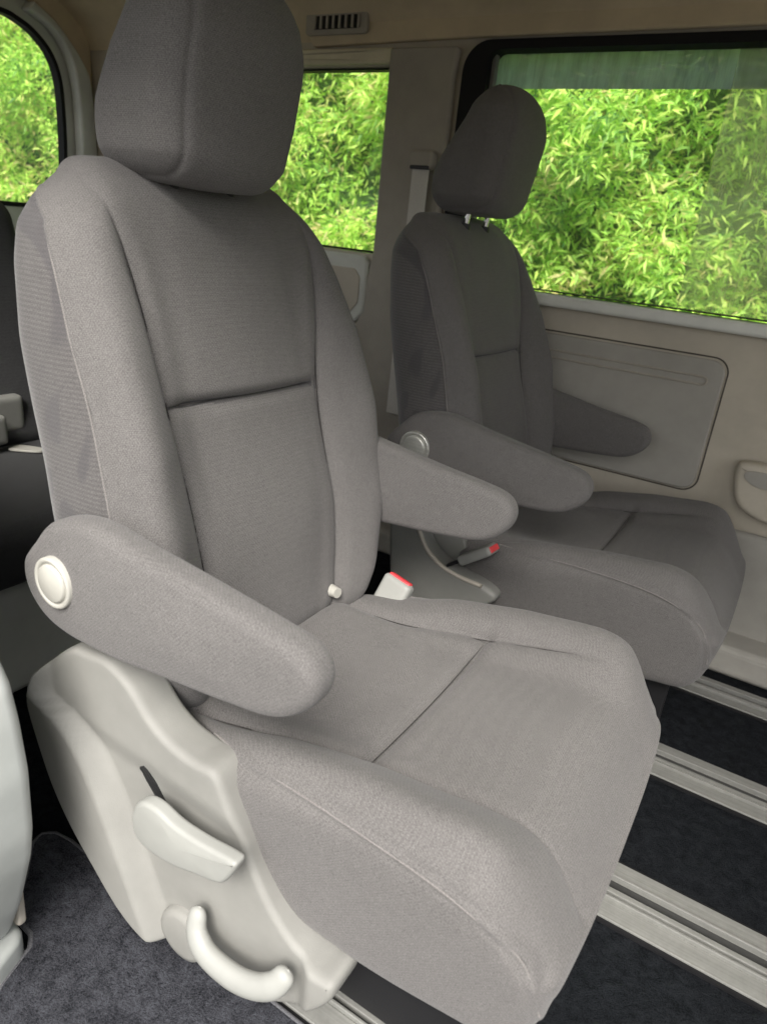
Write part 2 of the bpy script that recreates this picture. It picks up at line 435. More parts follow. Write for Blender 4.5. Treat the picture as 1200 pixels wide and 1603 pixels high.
# ------------------------------------------------------------------ the seat
def lean(z):            # x of the padded front of the backrest at height z
    return -0.585-(z-0.39)*0.262
def on_surface(V, mask, pts, ax, lift, nrm):
    """points of a 2D line (in axes ax) carried onto the nearest vertices of a dense mesh"""
    idx = np.nonzero(mask)[0]; out = []
    for p in pts:
        d = (V[idx][:, ax[0]]-p[0])**2+(V[idx][:, ax[1]]-p[1])**2
        k = idx[np.argsort(d)[:6]]; q = V[k].mean(0)+nrm[k].mean(0)*lift; q[ax[0]] = p[0]; q[ax[1]] = p[1]; out.append(q)
    out = np.array(out)
    for _ in range(20): out[1:-1] = (out[:-2]+2*out[1:-1]+out[2:])/4
    return out
def make_backrest(root):
    z0, z1 = 0.335, 1.030
    hz = (z1-z0)/2; zc = (z0+z1)/2
    V, F = rbox(0.070, 0.27, hz, 0.058, 0.0026)
    x, y, z = V[:, 0].copy(), V[:, 1].copy(), V[:, 2]+zc
    W = np.interp(z, [.33, .38, .44, .52, .62, .72, .82, .90, .95, .985, 1.012], [.205, .236, .264, .277, .281, .280, .275, .264, .250, .226, .200])
    u = y/0.27
    y = u*W+0.022*sm(.40, .72, z)
    frontw = sm(-0.01, 0.07, x)
    au = np.abs(u)
    # side bolsters swell forward, centre is slightly hollow, waist bulge
    bh = np.interp(z, [.33, .42, .55, .7, .82, .92, 1.01], [.015, .045, .062, .060, .042, .018, .0])
    bol = sm(0.42, 0.86, au)*(1-0.45*sm(0.88, 1.02, au))
    dx = bh*bol*frontw
    lum = 0.014*np.exp(-((z-.56)/.11)**2)*(1-sm(.3, .75, au))
    dx += lum*frontw
    # upper panel slightly proud of the lower one, rolling in at the seam
    up_ = 0.007*sm(.736, .746, z)*(1-sm(.34, .66, au))
    dx += up_*frontw
    # back shell bulges
    dx -= sm(0.01, -0.07, x)*0.02*(1-au**2)
    thin = np.interp(z, [.33, .5, .8, .95, 1.01], [0.0, .0, .0, .012, .028])
    dx += np.where(x < 0, thin*sm(0, -.07, x), -thin*0.4*frontw)
    # shoulder: crown line a bit lower at the sides
    zz = z - 0.012*au**3*sm(.9, 1.0, z)
    # centre notch behind the headrest
    V = np.stack([x+dx-0.070, y, zz], 1)
    V[:, 0] += lean(zz)
    V = relax(V, F, 25); y, zz = V[:, 1].copy(), V[:, 2].copy()
    N_ = vnormals(V, F)
    yz = np.stack([y, zz], 1)
    nearS = spline([(-.172, 1.00), (-.158, .93), (-.150, .86), (-.146, .74), (-.138, .64), (-.130, .55), (-.124, .46), (-.126, .37)], 6)
    farS = spline([(.195, .985), (.205, .93), (.195, .86), (.172, .74), (.168, .64), (.166, .55), (.155, .46), (.135, .37)], 6)
    hS = spline([(-.146, .742), (-.05, .738), (.07, .736), (.160, .738)], 6)
    dn = dist_poly(yz, nearS); df = dist_poly(yz, farS); dh = dist_poly(yz, hS)
    fr = sm(0.0, 0.35, N_[:, 0])
    fade = np.interp(zz, [.9, .99], [1, .15])
    dv = np.zeros(len(V))
    for d in (dn, df): dv -= fr*fade*(0.0060*np.exp(-(d/0.0028)**2)+0.0085*np.exp(-(d/0.013)**2))
    dv -= fr*(0.0055*np.exp(-(dh/0.0026)**2)+0.0055*np.exp(-(dh/0.011)**2))
    # piping along the front edge of each side panel (a thin raised cord beside a crease)
    xe = V[:, 0]-(lean(zz)+np.interp(zz, [.33, .45, .6, .75, .9, .95, .985, 1.0], [-.035, -.012, .004, .002, -.024, -.045, -.10, -.16]))
    side = np.abs(u) > 0.9
    sidew = sm(.88, .95, au)
    dv += sidew*(0.0016*np.exp(-((xe)/0.003)**2)-0.0022*np.exp(-((xe+0.006)/0.003)**2))
    # soft wrinkles on the near bolster and gentle unevenness
    dv += 0.0011*np.sin(zz*38+3*np.sin(y*13))*sm(.55, .8, au)*fr*np.exp(-((zz-.62)/.16)**2)
    dv += 0.0012*np.sin(y*21+1.3)*np.sin(zz*17+.7)
    V = V+N_*dv[:, None]
    cen = V[F].mean(1); cu = np.abs(cen[:, 1])/np.interp(cen[:, 2], [.33, .38, .44, .52, .62, .72, .82, .90, .95, .985, 1.012], [.205, .236, .264, .277, .281, .280, .275, .264, .250, .226, .200])
    xedge = lean(cen[:, 2])+np.interp(cen[:, 2], [.33, .45, .6, .75, .9, .95, .985, 1.0], [-.035, -.012, .004, .002, -.024, -.045, -.10, -.16])
    fm = ((cen[:, 0] < xedge-0.006) & (cen[:, 2] < 1.1)).astype(int)
    o = link('backrest', V, F, [M['fabric'], M['fabric_side']], root, fm=fm)
    N2 = vnormals(V, F)
    zs = np.linspace(.42, .978, 70)
    xsn = lean(zs)+np.interp(zs, [.33, .45, .6, .75, .9, .95, .985, 1.0], [-.035, -.012, .004, .002, -.024, -.045, -.10, -.16])-.003
    for S_ in (nearS, farS, hS):
        S_ = S_[S_[:, 1] < .95]
        L = on_surface(V, N2[:, 0] > -.2, S_, (1, 2), -.0002, N2)
        link('seam', *tube(L, np.interp(np.linspace(0, 1, len(L)), [0, .1, .85, 1], [.0002, .0008, .0008, .0002]), 6), M['seam'], o)  # dark cord in the groove paints the crease's shade
    for s_ in (-1, 1):
        L = on_surface(V, (u*s_ > .8), np.stack([xsn, zs], 1), (0, 2), .0004, N2)
        link('piping', *tube(L, .0014, 6), M['thread'], o)
    return o

def make_cushion(root):
    hx, hy, hz = 0.285, 0.27, 0.090
    V, F = rbox(hx, hy, hz, 0.034, 0.0033)
    x = V[:, 0]-0.312; y = V[:, 1].copy(); z = V[:, 2]+0.318
    u = y/0.27; au = np.abs(u)
    t = (x+0.60)/0.57
    # plan: rounded nose, a bit narrower at the back
    W = np.interp(x, [-.60, -.50, -.36, -.20, -.10, -.06, -.03], [.235, .262, .272, .280, .280, .277, .272])
    y = u*W*(1-0.055*sm(.05, -.09, V[:, 2]))
    topw = sm(-0.02, 0.085, V[:, 2]); botw = sm(0.02, -0.085, V[:, 2])
    # side bolsters
    bh = np.interp(x, [-.60, -.50, -.40, -.28, -.16, -.09, -.03], [-.030, -.012, .020, .040, .048, .044, .036])
    bol = sm(0.46, 0.86, au)
    dz = bh*bol*topw
    # centre: slight hollow for sitting, thigh support rise, roll-down at the nose
    cz = np.interp(x, [-.60, -.45, -.33, -.20, -.10, -.02], [-.025, -.028, -.024, -.010, .002, .004])
    tt = np.clip((x+.175)/.155, 0, .985); dz -= topw*0.098*(1-np.sqrt(1-tt*tt))
    dz -= topw*(0.016*sm(.86, 1.0, au)+0.012*sm(-.13, -.02, x)*sm(.3, 1, au))
    dz += topw*cz*(1-0.55*bol)
    # underside rises towards the back where the frame is, front hangs
    dz += botw*np.interp(x, [-.60, -.40, -.25, -.12, -.03], [-.05, -.045, -.040, -.022, -.018])
    # nose: bulges forward at the top, tucks under at the bottom
    nose = sm(-.14, -.03, x)
    dx = nose*np.interp(V[:, 2], [-.088, -.05, 0, .04, .088], [-.022, -.006, .008, .008, -.012])
    dx -= nose*0.034*au**3.0*(.10+.40*sm(-.08, .09, V[:, 2]))+nose*.010
    V = relax(np.stack([x+dx, y, z+dz], 1), F, 40)
    N_ = vnormals(V, F)
    xy = V[:, :2]
    nearS = spline([(-.56, -.200), (-.445, -.196), (-.380, -.184), (-.320, -.168), (-.250, -.156), (-.172, -.150), (-.082, -.150), (-.045, -.152)], 6)
    farS = spline([(-.56, .165), (-.47, .160), (-.41, .166), (-.320, .176), (-.231, .186), (-.163, .190), (-.10, .190), (-.045, .186)], 6)
    cS = spline([(-.315, -.168), (-.315, 0), (-.315, .176)], 6)
    tp = sm(0.1, 0.5, N_[:, 2])
    fadeF = np.interp(V[:, 0], [-.22, -.06], [1, .35])
    dv = np.zeros(len(V))
    for P_ in (nearS, farS):
        if P_ is farS: fadeF = np.interp(V[:, 0], [-.26, -.13], [1, .0])
        d = dist_poly(xy, P_); dv -= tp*fadeF*(0.0060*np.exp(-(d/0.0036)**2)+0.0085*np.exp(-(d/0.014)**2))
    d = dist_poly(xy, cS); dv -= tp*(0.0060*np.exp(-(d/0.0030)**2)+0.0080*np.exp(-(d/0.012)**2))
    # piping seam that runs along each side near the top and down the nose
    sx = np.array([-.60, -.44, -.35, -.26, -.187, -.131, -.089, -.063, -.050, -.046]); sz = np.array([.372, .390, .402, .408, .408, .399, .380, .350, .312, .27])
    S = spline(np.stack([sx, sz], 1), 6)
    ds = dist_poly(V[:, [0, 2]], S)
    sd_ = sm(.80, .93, au)
    dv += sd_*(0.0018*np.exp(-(ds/0.0028)**2)-0.0012*np.exp(-((ds-0.0065)/0.0028)**2))
    dv += 0.0012*np.sin(V[:, 0]*24+.4)*np.sin(y*19+1.1)*tp
    # small puckers where the grooves end
    for px_, py_ in ((-.082, -.150),):
        q = np.hypot(V[:, 0]-px_, V[:, 1]-py_); dv += tp*(0.0010*np.exp(-((q-0.008)/0.003)**2))
    V = V+N_*dv[:, None]
    o = link('seat_cushion', V, F, M['fabric'], root)
    N2 = vnormals(V, F)
    for S_, xm in ((nearS, -.10), (farS, -.17), (cS, -.10)):
        S_ = S_[(S_[:, 0] > -.54) & (S_[:, 0] < xm)]
        L = on_surface(V, N2[:, 2] > .2, S_, (0, 1), -.0002, N2)
        link('seam', *tube(L, np.interp(np.linspace(0, 1, len(L)), [0, .1, .85, 1], [.0002, .0008, .0008, .0002]), 6), M['seam'], o)  # dark cord paints shade into the cushion grooves
    P_ = S[(S[:, 0] > -.50) & (S[:, 1] > .285)]
    for s_ in (-1, 1):
        L = on_surface(V, (u*s_ > .8) & (N2[:, 1]*s_ > .35), P_, (0, 2), .0010, N2)
        link('piping', *tube(L, .0014, 6), M['thread'], o)
    return o

def make_headrest(root, dz):
    h = bpy.data.objects.new('headrest', None)
    V, F = rbox(0.076, 0.128, 0.116, 0.040, 0.0030)
    x, y, z = V.T.copy()
    u = y/.128; t = z/.116
    W = np.interp(t, [-1, -.75, -.3, .2, .7, 1], [.102, .115, .123, .124, .116, .100])
    y = u*W
    dx = 0.016*(1-u**2)*sm(0, .05, x) - 0.010*(1-u**2)*sm(0, -.05, x)
    dx += 0.018*t - 0.022*sm(.3, 1.0, t)*sm(0, .05, x)
    dx += (0.012*sm(-.2, -1.0, t)+0.058*sm(-.7, 1.0, t))*sm(.03, -.05, x)
    zz = z + 0.010*(1-u**2)*sm(.5, 1, t) - 0.006*(1-u**2)*sm(-.5, -1, t)
    V = np.stack([x+dx, y, zz], 1)
    N_ = vnormals(V, F)
    # seams where the face panel meets the side gussets
    for s in (-1, 1):
        S = spline([(s*.082, -.13), (s*.094, -.07), (s*.099, 0), (s*.093, .07), (s*.074, .13)], 6)
        d = dist_poly(V[:, 1:], S); w_ = sm(0.0, .4, N_[:, 0])+sm(.5, .9, np.abs(N_[:, 2]))*0.6
        V = V+N_*(-(0.0022*np.exp(-(d/0.0028)**2)+0.0016*np.exp(-(d/.009)**2))*np.clip(w_, 0, 1))[:, None]
    V = V+N_*(0.0010*np.sin(zz*30)*np.sin(y*26))[:, None]
    V[:, 0] += -0.752; V[:, 1] += -0.008; V[:, 2] += 1.124+dz
    o = link('headrest', V, F, M['fabric'], root)
    for s in (-1, 1):
        p = [(-.775, s*.052+.004, .93), (-.768, s*.052+.004, 1.0), (-.755, s*.052+.004, 1.06+dz)]
        link('headrest_post', *tube(spline(p, 6), 0.0062, 14), M['chrome'], o)
        link('post_guide', *tube([(-.771, s*.052+.004, .985), (-.7675, s*.052+.004, 1.014)], [0.014, 0.0125], 20), M['black_plastic'], o, sharp=40)
    return o

ARM = [(-.712, .599), (-.678, .633), (-.615, .650), (-.540, .643), (-.448, .632), (-.366, .624), (-.318, .615), (-.298, .594), (-.300, .566), (-.322, .540), (-.353, .524), (-.403, .515), (-.496, .503), (-.601, .491), (-.682, .494), (-.728, .525), (-.737, .565)]
def make_armrest(root, side, ang=0.0, capmat='cap', dx=0.0, dz=0.0, label=None):
    cx, cz = -.672, .568
    P = np.array(ARM)-np.array([cx, cz]); c, s = math.cos(ang), math.sin(ang)
    P = np.stack([P[:, 0]*c-P[:, 1]*s, P[:, 0]*s+P[:, 1]*c], 1)+np.array([cx+dx, cz+dz])
    y0, y1 = ((-0.272, -0.316) if side < 0 else (0.250, 0.292))
    def disp(V):
        N_ = 0.0012*np.sin(V[:, 0]*31)*np.sin(V[:, 2]*43)
        V[:, 1] += N_*side; 
        # piping line near the outer edge of the top
        return V
    V, F = slab(P, y0, y1, r=0.016, n=260, rings=26, dome=0.006, disp=disp)
    Q = spline(P, 8, True); 
    q = resample(Q, 260); tg = np.roll(q, -1, 0)-np.roll(q, 1, 0); tg /= np.linalg.norm(tg, axis=1, keepdims=True)
    nin = np.stack([-tg[:, 1], tg[:, 0]], 1)
    ar = 0.5*np.sum(q[:, 0]*np.roll(q[:, 1], -1)-np.roll(q[:, 0], -1)*q[:, 1])
    if ar < 0: nin = -nin
    a = link('armrest', V, F, M['fabric'], root)
    # stitched seam cord round the outer face, a hair proud of the padding
    ring = q+nin*0.0050
    cord = np.stack([ring[:, 0], np.full(260, y1-side*0.0060), ring[:, 1]], 1)
    link('seam_cord', *tube(cord, 0.0011, 6, closed=True), M['fabric'], a)
    n1 = side
    for yy, sd2, nm in ((y1+side*0.003, side, capmat),) if side > 0 or True else ():
        prof = [(.0315, -.004), (.0315, .0045), (.0305, .0062), (.0285, .0068), (.0258, .0060), (.0245, .0036), (.0236, .0036), (.0228, .0072), (.0212, .0082), (.0, .0088)]
        prof = [(r_, v*sd2) for r_, v in prof]
        prof[-1] = (.0004, prof[-1][1])
        cs = 1.1 if capmat == 'cap_chrome' else 1.0
        prof = [(r_*cs, v) for r_, v in prof]
        Vc, Fc = lathe_y(prof, cx+dx+.010, cz+dz-.002, yy)
        if sd2 > 0: Fc = [f[::-1] for f in Fc]
        link('pivot_cap', Vc, Fc, M[nm], a, sharp=50)
    if side < 0 and label != 'flat':
        pass
    if label and label != 'flat': a['label'] = label
    return a

def shade_shield(V, side=-1):
    return V
SHIELD = [(-0.76, 0.364), (-0.746, 0.399), (-0.695, 0.447), (-0.662, 0.456), (-0.619, 0.46), (-0.578, 0.44), (-0.548, 0.411), (-0.518, 0.394), (-0.48, 0.387), (-0.442, 0.387), (-0.42, 0.352), (-0.405, 0.32), (-0.386, 0.275), (-0.355, 0.232), (-0.318, 0.2), (-0.285, 0.194), (-0.257, 0.196), (-0.258, 0.168), (-0.285, 0.126), (-0.318, 0.098), (-0.36, 0.072), (-0.43, 0.075), (-0.49, 0.066), (-0.540, 0.062), (-0.600, 0.080), (-0.655, 0.118), (-0.703, 0.16), (-0.740, 0.215), (-0.766, 0.285), (-0.774, 0.331)]
HPTS = [(-.450, -.297, .186), (-.446, -.309, .158), (-.424, -.317, .141), (-.380, -.320, .140), (-.344, -.318, .151), (-.320, -.312, .170), (-.309, -.300, .193)]
def make_shield(root):
    ridge = spline([(-.740, .42), (-.735, .366), (-.690, .350), (-.651, .320), (-.617, .270), (-.584, .205), (-.549, .13), (-.520, .06), (-.51, 0.0)], 8)
    def sgn_side(P):                      # >0 on the rear side of the ridge
        xr = np.interp(P[:, 1], ridge[::-1, 1], ridge[::-1, 0]); return xr-P[:, 0]
    def disp(V):
        P = V[:, [0, 2]]
        out = sm(-.262, -.282, V[:, 1])
        s = sgn_side(P)
        rear = sm(-.012, .016, s)                                  # rear lobe stands proud
        fall = 0.011*sm(.02, .16, s)                                # and falls away to the back
        lobe = 0.030*rear-fall*rear
        top = 0.007*sm(.30, .345, P[:, 1]-0.32*(P[:, 0]+.45)*-0.25)*(1-rear)   # shoulder above the lever recess
        hol = -0.006*np.exp(-(((P[:, 0]+.48)/.08)**2+((P[:, 1]-.27)/.05)**2))
        foot = 0.012*sm(-.31, -.285, P[:, 0])
        V[:, 1] -= out*(lobe+top+hol+foot)
        return V
    V, F = slab(SHIELD, -0.235, -0.283, r=0.009, n=320, rings=60, disp=disp, grid=.0055)
    s = link('side_shield', V, F, M['shell'], root)
    # slot for the recline lever
    sl = spline([(-.570, .318), (-.564, .330), (-.556, .330), (-.530, .288), (-.530, .280), (-.540, .280)], 6, True)
    Vs, Fs = slab(sl, -.27, -.28, r=0.0005, n=40, rings=4, curved=False)
    outer_ = V[V[:, 1] < -.262]
    for q in Vs:
        if q[1] < -.275: q[1] = outer_[np.argmin((outer_[:, 0]-q[0])**2+(outer_[:, 2]-q[2])**2), 1]-.0007
    link('lever_slot', Vs, Fs, M['black_plastic'], s)
    L = [(-.542, .300), (-.534, .322), (-.520, .334), (-.498, .337), (-.468, .331), (-.427, .333), (-.380, .340), (-.371, .334), (-.386, .302), (-.400, .291), (-.430, .281), (-.468, .268), (-.505, .262), (-.530, .266), (-.541, .280)]
    def dl(V):
        V[:, 1] += 0.10*(V[:, 0]+.45)*-0.25; V[:, 0] -= .004; V[:, 2] -= .012; return V
    link('recline_lever', *slab(L, -.303, -.323, r=0.006, n=120, rings=8, dome=0.002, disp=dl), M['shell_lever'], root)
    hp = spline(HPTS, 8)
    hp = spline(HPTS, 16); tq = np.linspace(0, 1, len(hp))
    hr = np.interp(tq, [0, .06, .25, .5, .8, .95, 1], [.010, .0120, .0165, .0172, .0160, .0130, .011])
    e_ = np.clip(np.minimum(tq, 1-tq)/.085, 0, 1); hr = hr*np.sqrt(np.clip(1-(1-e_)**2, .0005, 1))
    Vh, Fh = tube(hp, hr, 20); Vh[:, 1] = -.31+(Vh[:, 1]+.31)*.75
    link('height_handle', Vh, Fh, M['shell_lever'], root)
    link('handle_pivot', *lathe_y([(.040, .0), (.040, -.020), (.037, -.026), (.03, -.028), (.001, -.028)], -0.490, 0.093, -.268), M['shell'], root, sharp=50)
    return s

def make_buckle(root, pos, long, wide, scale=1.0):
    """belt buckle: flattened body with a red release strip on its end; long and wide give its axes"""
    e = np.array(long, float); e /= np.linalg.norm(e); w_ = np.array(wide, float); w_ -= e*(w_@e); w_ /= np.linalg.norm(w_); nrm = np.cross(e, w_)
    def place(V):
        V = np.asarray(V)*scale
        return np.array(pos)+V[:, :1]*e+V[:, 1:2]*w_+V[:, 2:3]*nrm
    V, F = rbox(.042, .024, .011, .007, .003)
    V[:, 1] *= 1-0.22*sm(.0, -.04, V[:, 0]); V[:, 0] -= .042
    b = link('buckle', place(V), F, M['shell_lever'], root)
    V, F = rbox(.004, .0185, .0065, .0020, .0015); V[:, 0] += -.0015
    link('release_button', place(V), F, M['red'], b)
    V, F = rbox(.020, .011, .004, .003, .006); V[:, 0] -= .100
    link('buckle_stalk', place(V), F, M['black_plastic'], b)
    return b

def make_seat(name, label, loc, rz, hr_dz, near_ang, far_ang, capmat, outboard):
    root = thing(name, label, 'seat', loc, rz, 'captain seats with armrests')
    make_backrest(root); make_cushion(root); make_headrest(root, hr_dz)
    make_armrest(root, -1, *near_ang[:1], capmat=capmat, dx=near_ang[1], dz=near_ang[2])
    make_armrest(root, 1, *far_ang[:1], capmat=capmat, dx=far_ang[1], dz=far_ang[2])
    # steel frame and sliding feet below the cushion
    fr = [bx(-.56, -.10, -.205, -.185, .05, .245), bx(-.56, -.10, .185, .205, .05, .245), bx(-.56, -.53, -.185, .185, .12, .23), bx(-.15, -.12, -.185, .185, .14, .20)]
    f = link('seat_frame', *join(*fr), M['black_plastic'], root, smooth=False); bevel(f, .003, 2)
    for s in (-1, 1):
        for xx in (-.56, -.16):
            o = link('frame_foot', *bx(xx-.04, xx+.05, s*.195-.018, s*.195+.018, .012, .06), M['rail_dark'], root, smooth=False); bevel(o, .004, 2)
    # hinge brackets at the foot of the backrest
    for s in (-1, 1):
        P = [(-.70, .30), (-.70, .40), (-.67, .47), (-.63, .47), (-.60, .40), (-.56, .33), (-.56, .26), (-.66, .25)]
        link('hinge_bracket', *slab(P, s*.212, s*.232, r=.004, n=80, rings=4), M['grey_plastic'], root)
    return root

seatA = make_seat('captain_seat', 'large grey fabric captain seat nearest the open door, pale plastic side shield with levers', (0, .752, 0), 0, 0.0, (R(0), 0, 0), (R(-1), -.036, -.002), 'cap', True)
make_shield(seatA)
make_buckle(seatA, (-.508, .240, .410), (.20, .38, .88), (1, -.15, -.25), scale=1.22)
# small white hook button on the lower inner bolster
b_ = link('hook_button', *tube([(-.588, .138, .400), (-.570, .134, .402)], [0.011, 0.009], 24), M['cap'], seatA, sharp=40)
V, F = slab([(-.66, -.235), (-.60, -.245), (-.56, -.215), (-.57, -.205), (-.65, -.19)], .31, .43, r=.01, axes='xy', n=60, rings=3)

seatB = make_seat('captain_seat', 'shaded grey captain seat with raised headrest in front of the far sliding door', (0.039, 1.562, 0), 0, 0.029, (R(-3), -.020, .006), (R(-3), -.030, -.004), 'cap_chrome', False)
COV = [(-.715, .20), (-.735, .33), (-.740, .42), (-.70, .46), (-.665, .40), (-.640, .350), (-.600, .322), (-.555, .310), (-.500, .306), (-.465, .290), (-.480, .262), (-.56, .21), (-.66, .16), (-.70, .16)]
cv = link('hinge_cover', *slab(COV, -.236, -.290, r=.012, n=140, rings=8), M['grey_plastic'], seatB)
rim = spline([(-.700, .455), (-.668, .392), (-.640, .346), (-.600, .318), (-.555, .306), (-.498, .302)], 6)
link('cover_rim_light', *tube(np.stack([rim[:, 0], np.full(len(rim), -.288), rim[:, 1]], 1), .005, 10), M['pillar'], cv)  # paler tube paints the light along the cover's edge
make_buckle(seatB, (-0.488, -.284, 0.394), (.80, 0, .60), (.1, 1, 0), scale=1.0)

# ------------------------------------------------------------------ the van
van = thing('minivan', 'white minivan cabin seen through its open side door, beige trim and grey door card', 'minivan', (0, 0, 0))
WY = 1.95
def sheet_with_holes(name, axis, plane, thick, rect, holes, mat, parent=van, step=None, bev=0.004):
    """wall panel in a plane built of an outline with real openings (holes = closed outlines), extruded"""
    import bmesh
    from mathutils.geometry import tessellate_polygon, delaunay_2d_cdt
    loops = [rect]+holes
    verts = []; edges = []; fl = []
    for L in loops:
        s = len(verts); verts += [Vector((float(a), float(b))) for a, b in L]
        edges += [(s+i, s+(i+1) % len(L)) for i in range(len(L))]
    fl = [list(range(len(rect)))]
    res = delaunay_2d_cdt(verts, edges, fl, 1, 1e-6)
    ov, _, of = res[0], res[1], res[2]
    def inside(p, poly):
        c = False; n = len(poly)
        for i in range(n):
            (x1, y1), (x2, y2) = poly[i], poly[(i+1) % n]
            if (y1 > p[1]) != (y2 > p[1]) and p[0] < (x2-x1)*(p[1]-y1)/(y2-y1)+x1: c = not c
        return c
    keep = []
    for f in of:
        c = sum((ov[i] for i in f), Vector((0, 0)))/len(f)
        if not any(inside(c, h) for h in holes): keep.append(f)
    bm = bmesh.new(); vs_ = []
    for p in ov:
        co = {'y': (p[0], plane, p[1]), 'x': (plane, p[0], p[1]), 'z': (p[0], p[1], plane)}[axis]
        vs_.append(bm.verts.new(co))
    for f in keep:
        try: bm.faces.new([vs_[i] for i in f])
        except ValueError: pass
    r = bmesh.ops.extrude_face_region(bm, geom=bm.faces[:])
    d = {'y': (0, thick, 0), 'x': (thick, 0, 0), 'z': (0, 0, thick)}[axis]
    bmesh.ops.translate(bm, vec=d, verts=[v for v in r['geom'] if isinstance(v, bmesh.types.BMVert)])
    bmesh.ops.recalc_face_normals(bm, faces=bm.faces[:])
    me = bpy.data.meshes.new(name); bm.to_mesh(me); bm.free(); me.materials.append(mat)
    o = bpy.data.objects.new(name, me); col.objects.link(o); o.parent = parent
    if bev: bevel(o, bev, 3)
    return o
def rrect(x0, x1, z0, z1, r, n=8):
    rs = r if hasattr(r, '__len__') else (r, r, r, r)      # order: lower-left, lower-right, upper-right, upper-left
    P = []
    for (cx, cz, a0, q) in ((x0+rs[0], z0+rs[0], 180, rs[0]), (x1-rs[1], z0+rs[1], 270, rs[1]), (x1-rs[2], z1-rs[2], 0, rs[2]), (x0+rs[3], z1-rs[3], 90, rs[3])):
        for k in range(n+1):
            a = R(a0+90*k/n); P.append((cx+q*math.cos(a), cz+q*math.sin(a)))
    return P

def plate(name, axis, plane, thick, outline, mat, parent=van, bev=.006):
    return sheet_with_holes(name, axis, plane, thick, outline, [], mat, parent, bev=bev)
# floor pan and carpet (the seat rails run on it)
o = link('floor_pan', *bx(-2.6, 1.3, .36, 2.02, -.09, -.012), M['paint'], van, smooth=False)
link('carpet', *bx(-2.56, 1.28, .372, 1.945, -.012, 0.0), M['carpet'], van, smooth=False)
def rail(y, wd, x0=-.66, x1=1.2):
    h = wd/2
    segs = [bx(x0, x1, y-h, y-h*0.42, .001, .009), bx(x0, x1, y+h*0.42, y+h, .001, .009),
            bx(x0, x1, y-h*0.42, y-h*0.34, .001, .016), bx(x0, x1, y+h*0.34, y+h*0.42, .001, .016), bx(x0, x1, y-h*0.20, y-h*0.03, .001, .013)]
    r = link('seat_rail', *join(*segs), M['rail'], van, smooth=False); bevel(r, .0012, 2)
    link('rail_channel', *bx(x0, x1, y-h*0.34, y+h*0.34, .0005, .0040), M['rail_dark'], r, smooth=False)
    e = link('rail_edge_strip', *join(bx(x0, x1, y-h-.007, y-h-.0005, .001, .0055), bx(x0, x1, y+h+.0005, y+h+.007, .001, .0055)), M['seal'], r, smooth=False)
    return r
rail(.575, .115); rail(.975, .124); rail(1.366, .112); rail(1.728, .095)

# far side wall with sliding door opening glass and quarter window
win_d = rrect(-.925, 1.25, .872, 1.448, (.03, .03, .03, .05))
win_q = rrect(-2.42, -1.232, .912, 1.413, (.10, .012, .012, .16))
far_o = [(-2.56, -.03), (1.3, -.03), (1.3, .80), (1.3, 1.60), (-2.56, 1.60)]
wall_hole_d = rrect(-1.005, 1.27, .868, 1.470, (.04, .03, .03, .075))
sheet_with_holes('side_wall', 'y', WY, .05, [(-2.56, -.03), (1.3, -.03), (1.3, 1.60), (-2.56, 1.60)], [wall_hole_d, win_q], M['trim'])
# outer body skin, white, with the same openings
sheet_with_holes('body_side', 'y', WY+.075, .012, [(-2.65, -.25), (1.35, -.25), (1.35, 1.66), (-2.65, 1.66)], [rrect(-.96, 1.24, .85, 1.46, .04), rrect(-2.44, -1.215, .90, 1.43, .06)], M['paint'], bev=0.002)
# sliding door window
dw = sheet_with_holes('door_window', 'y', WY-.012, .060, rrect(-1.003, 1.268, .874, 1.468, (.04, .03, .03, .073)), [rrect(-.930, 1.24, .8755, 1.446, (.004, .02, .02, .030))], M['seal'], bev=0.006)
inner = rrect(-.958, -.934, .88, 1.440, .006)
link('window_runner', *bx(-.929, -.919, WY+.01, WY+.03, .878, 1.443), M['grey_plastic'], dw, smooth=False)
link('window_pane', *bx(-.94, 1.25, WY+.046, WY+.050, .872, 1.45), M['glass'], dw, smooth=False)
link('tint_band', *bx(-.925, 1.25, WY+.0405, WY+.0420, 1.366, 1.449), M['tint'], dw, smooth=False)
link('sliding_pane', *bx(-.330, 1.25, WY+.032, WY+.036, .873, 1.449), M['glass_haze'], dw, smooth=False)
# ledge below the door window, its highlight put into the pale colour
V, F = bx(-1.0, 1.28, WY-.045, WY+.03, .838, .869)
led = link('window_ledge', V, F, M['trim_pale'], van, smooth=False); bevel(led, .010, 4)
# door card panel with pocket groove
pan = link('door_panel', *slab(rrect(-.80, -.172, .430, .768, .035), WY-.002, WY-.012, r=.005, n=260, rings=6, curved=False), M['trim_dark'], van)
gr = rrect(-.806, -.166, .424, .774, .039)
link('panel_groove', *tube(np.array([(a, WY-.001, b) for a, b in resample(np.array(gr), 240)]), .0019, 8, closed=True), M['groove'], pan)
sl = rrect(-.78, -.208, .704, .724, .0098)
link('pocket_strip', *tube(np.array([(a, WY-.0125, b) for a, b in resample(np.array(sl), 240)]), .0030, 8, closed=True), M['pillar'], pan)
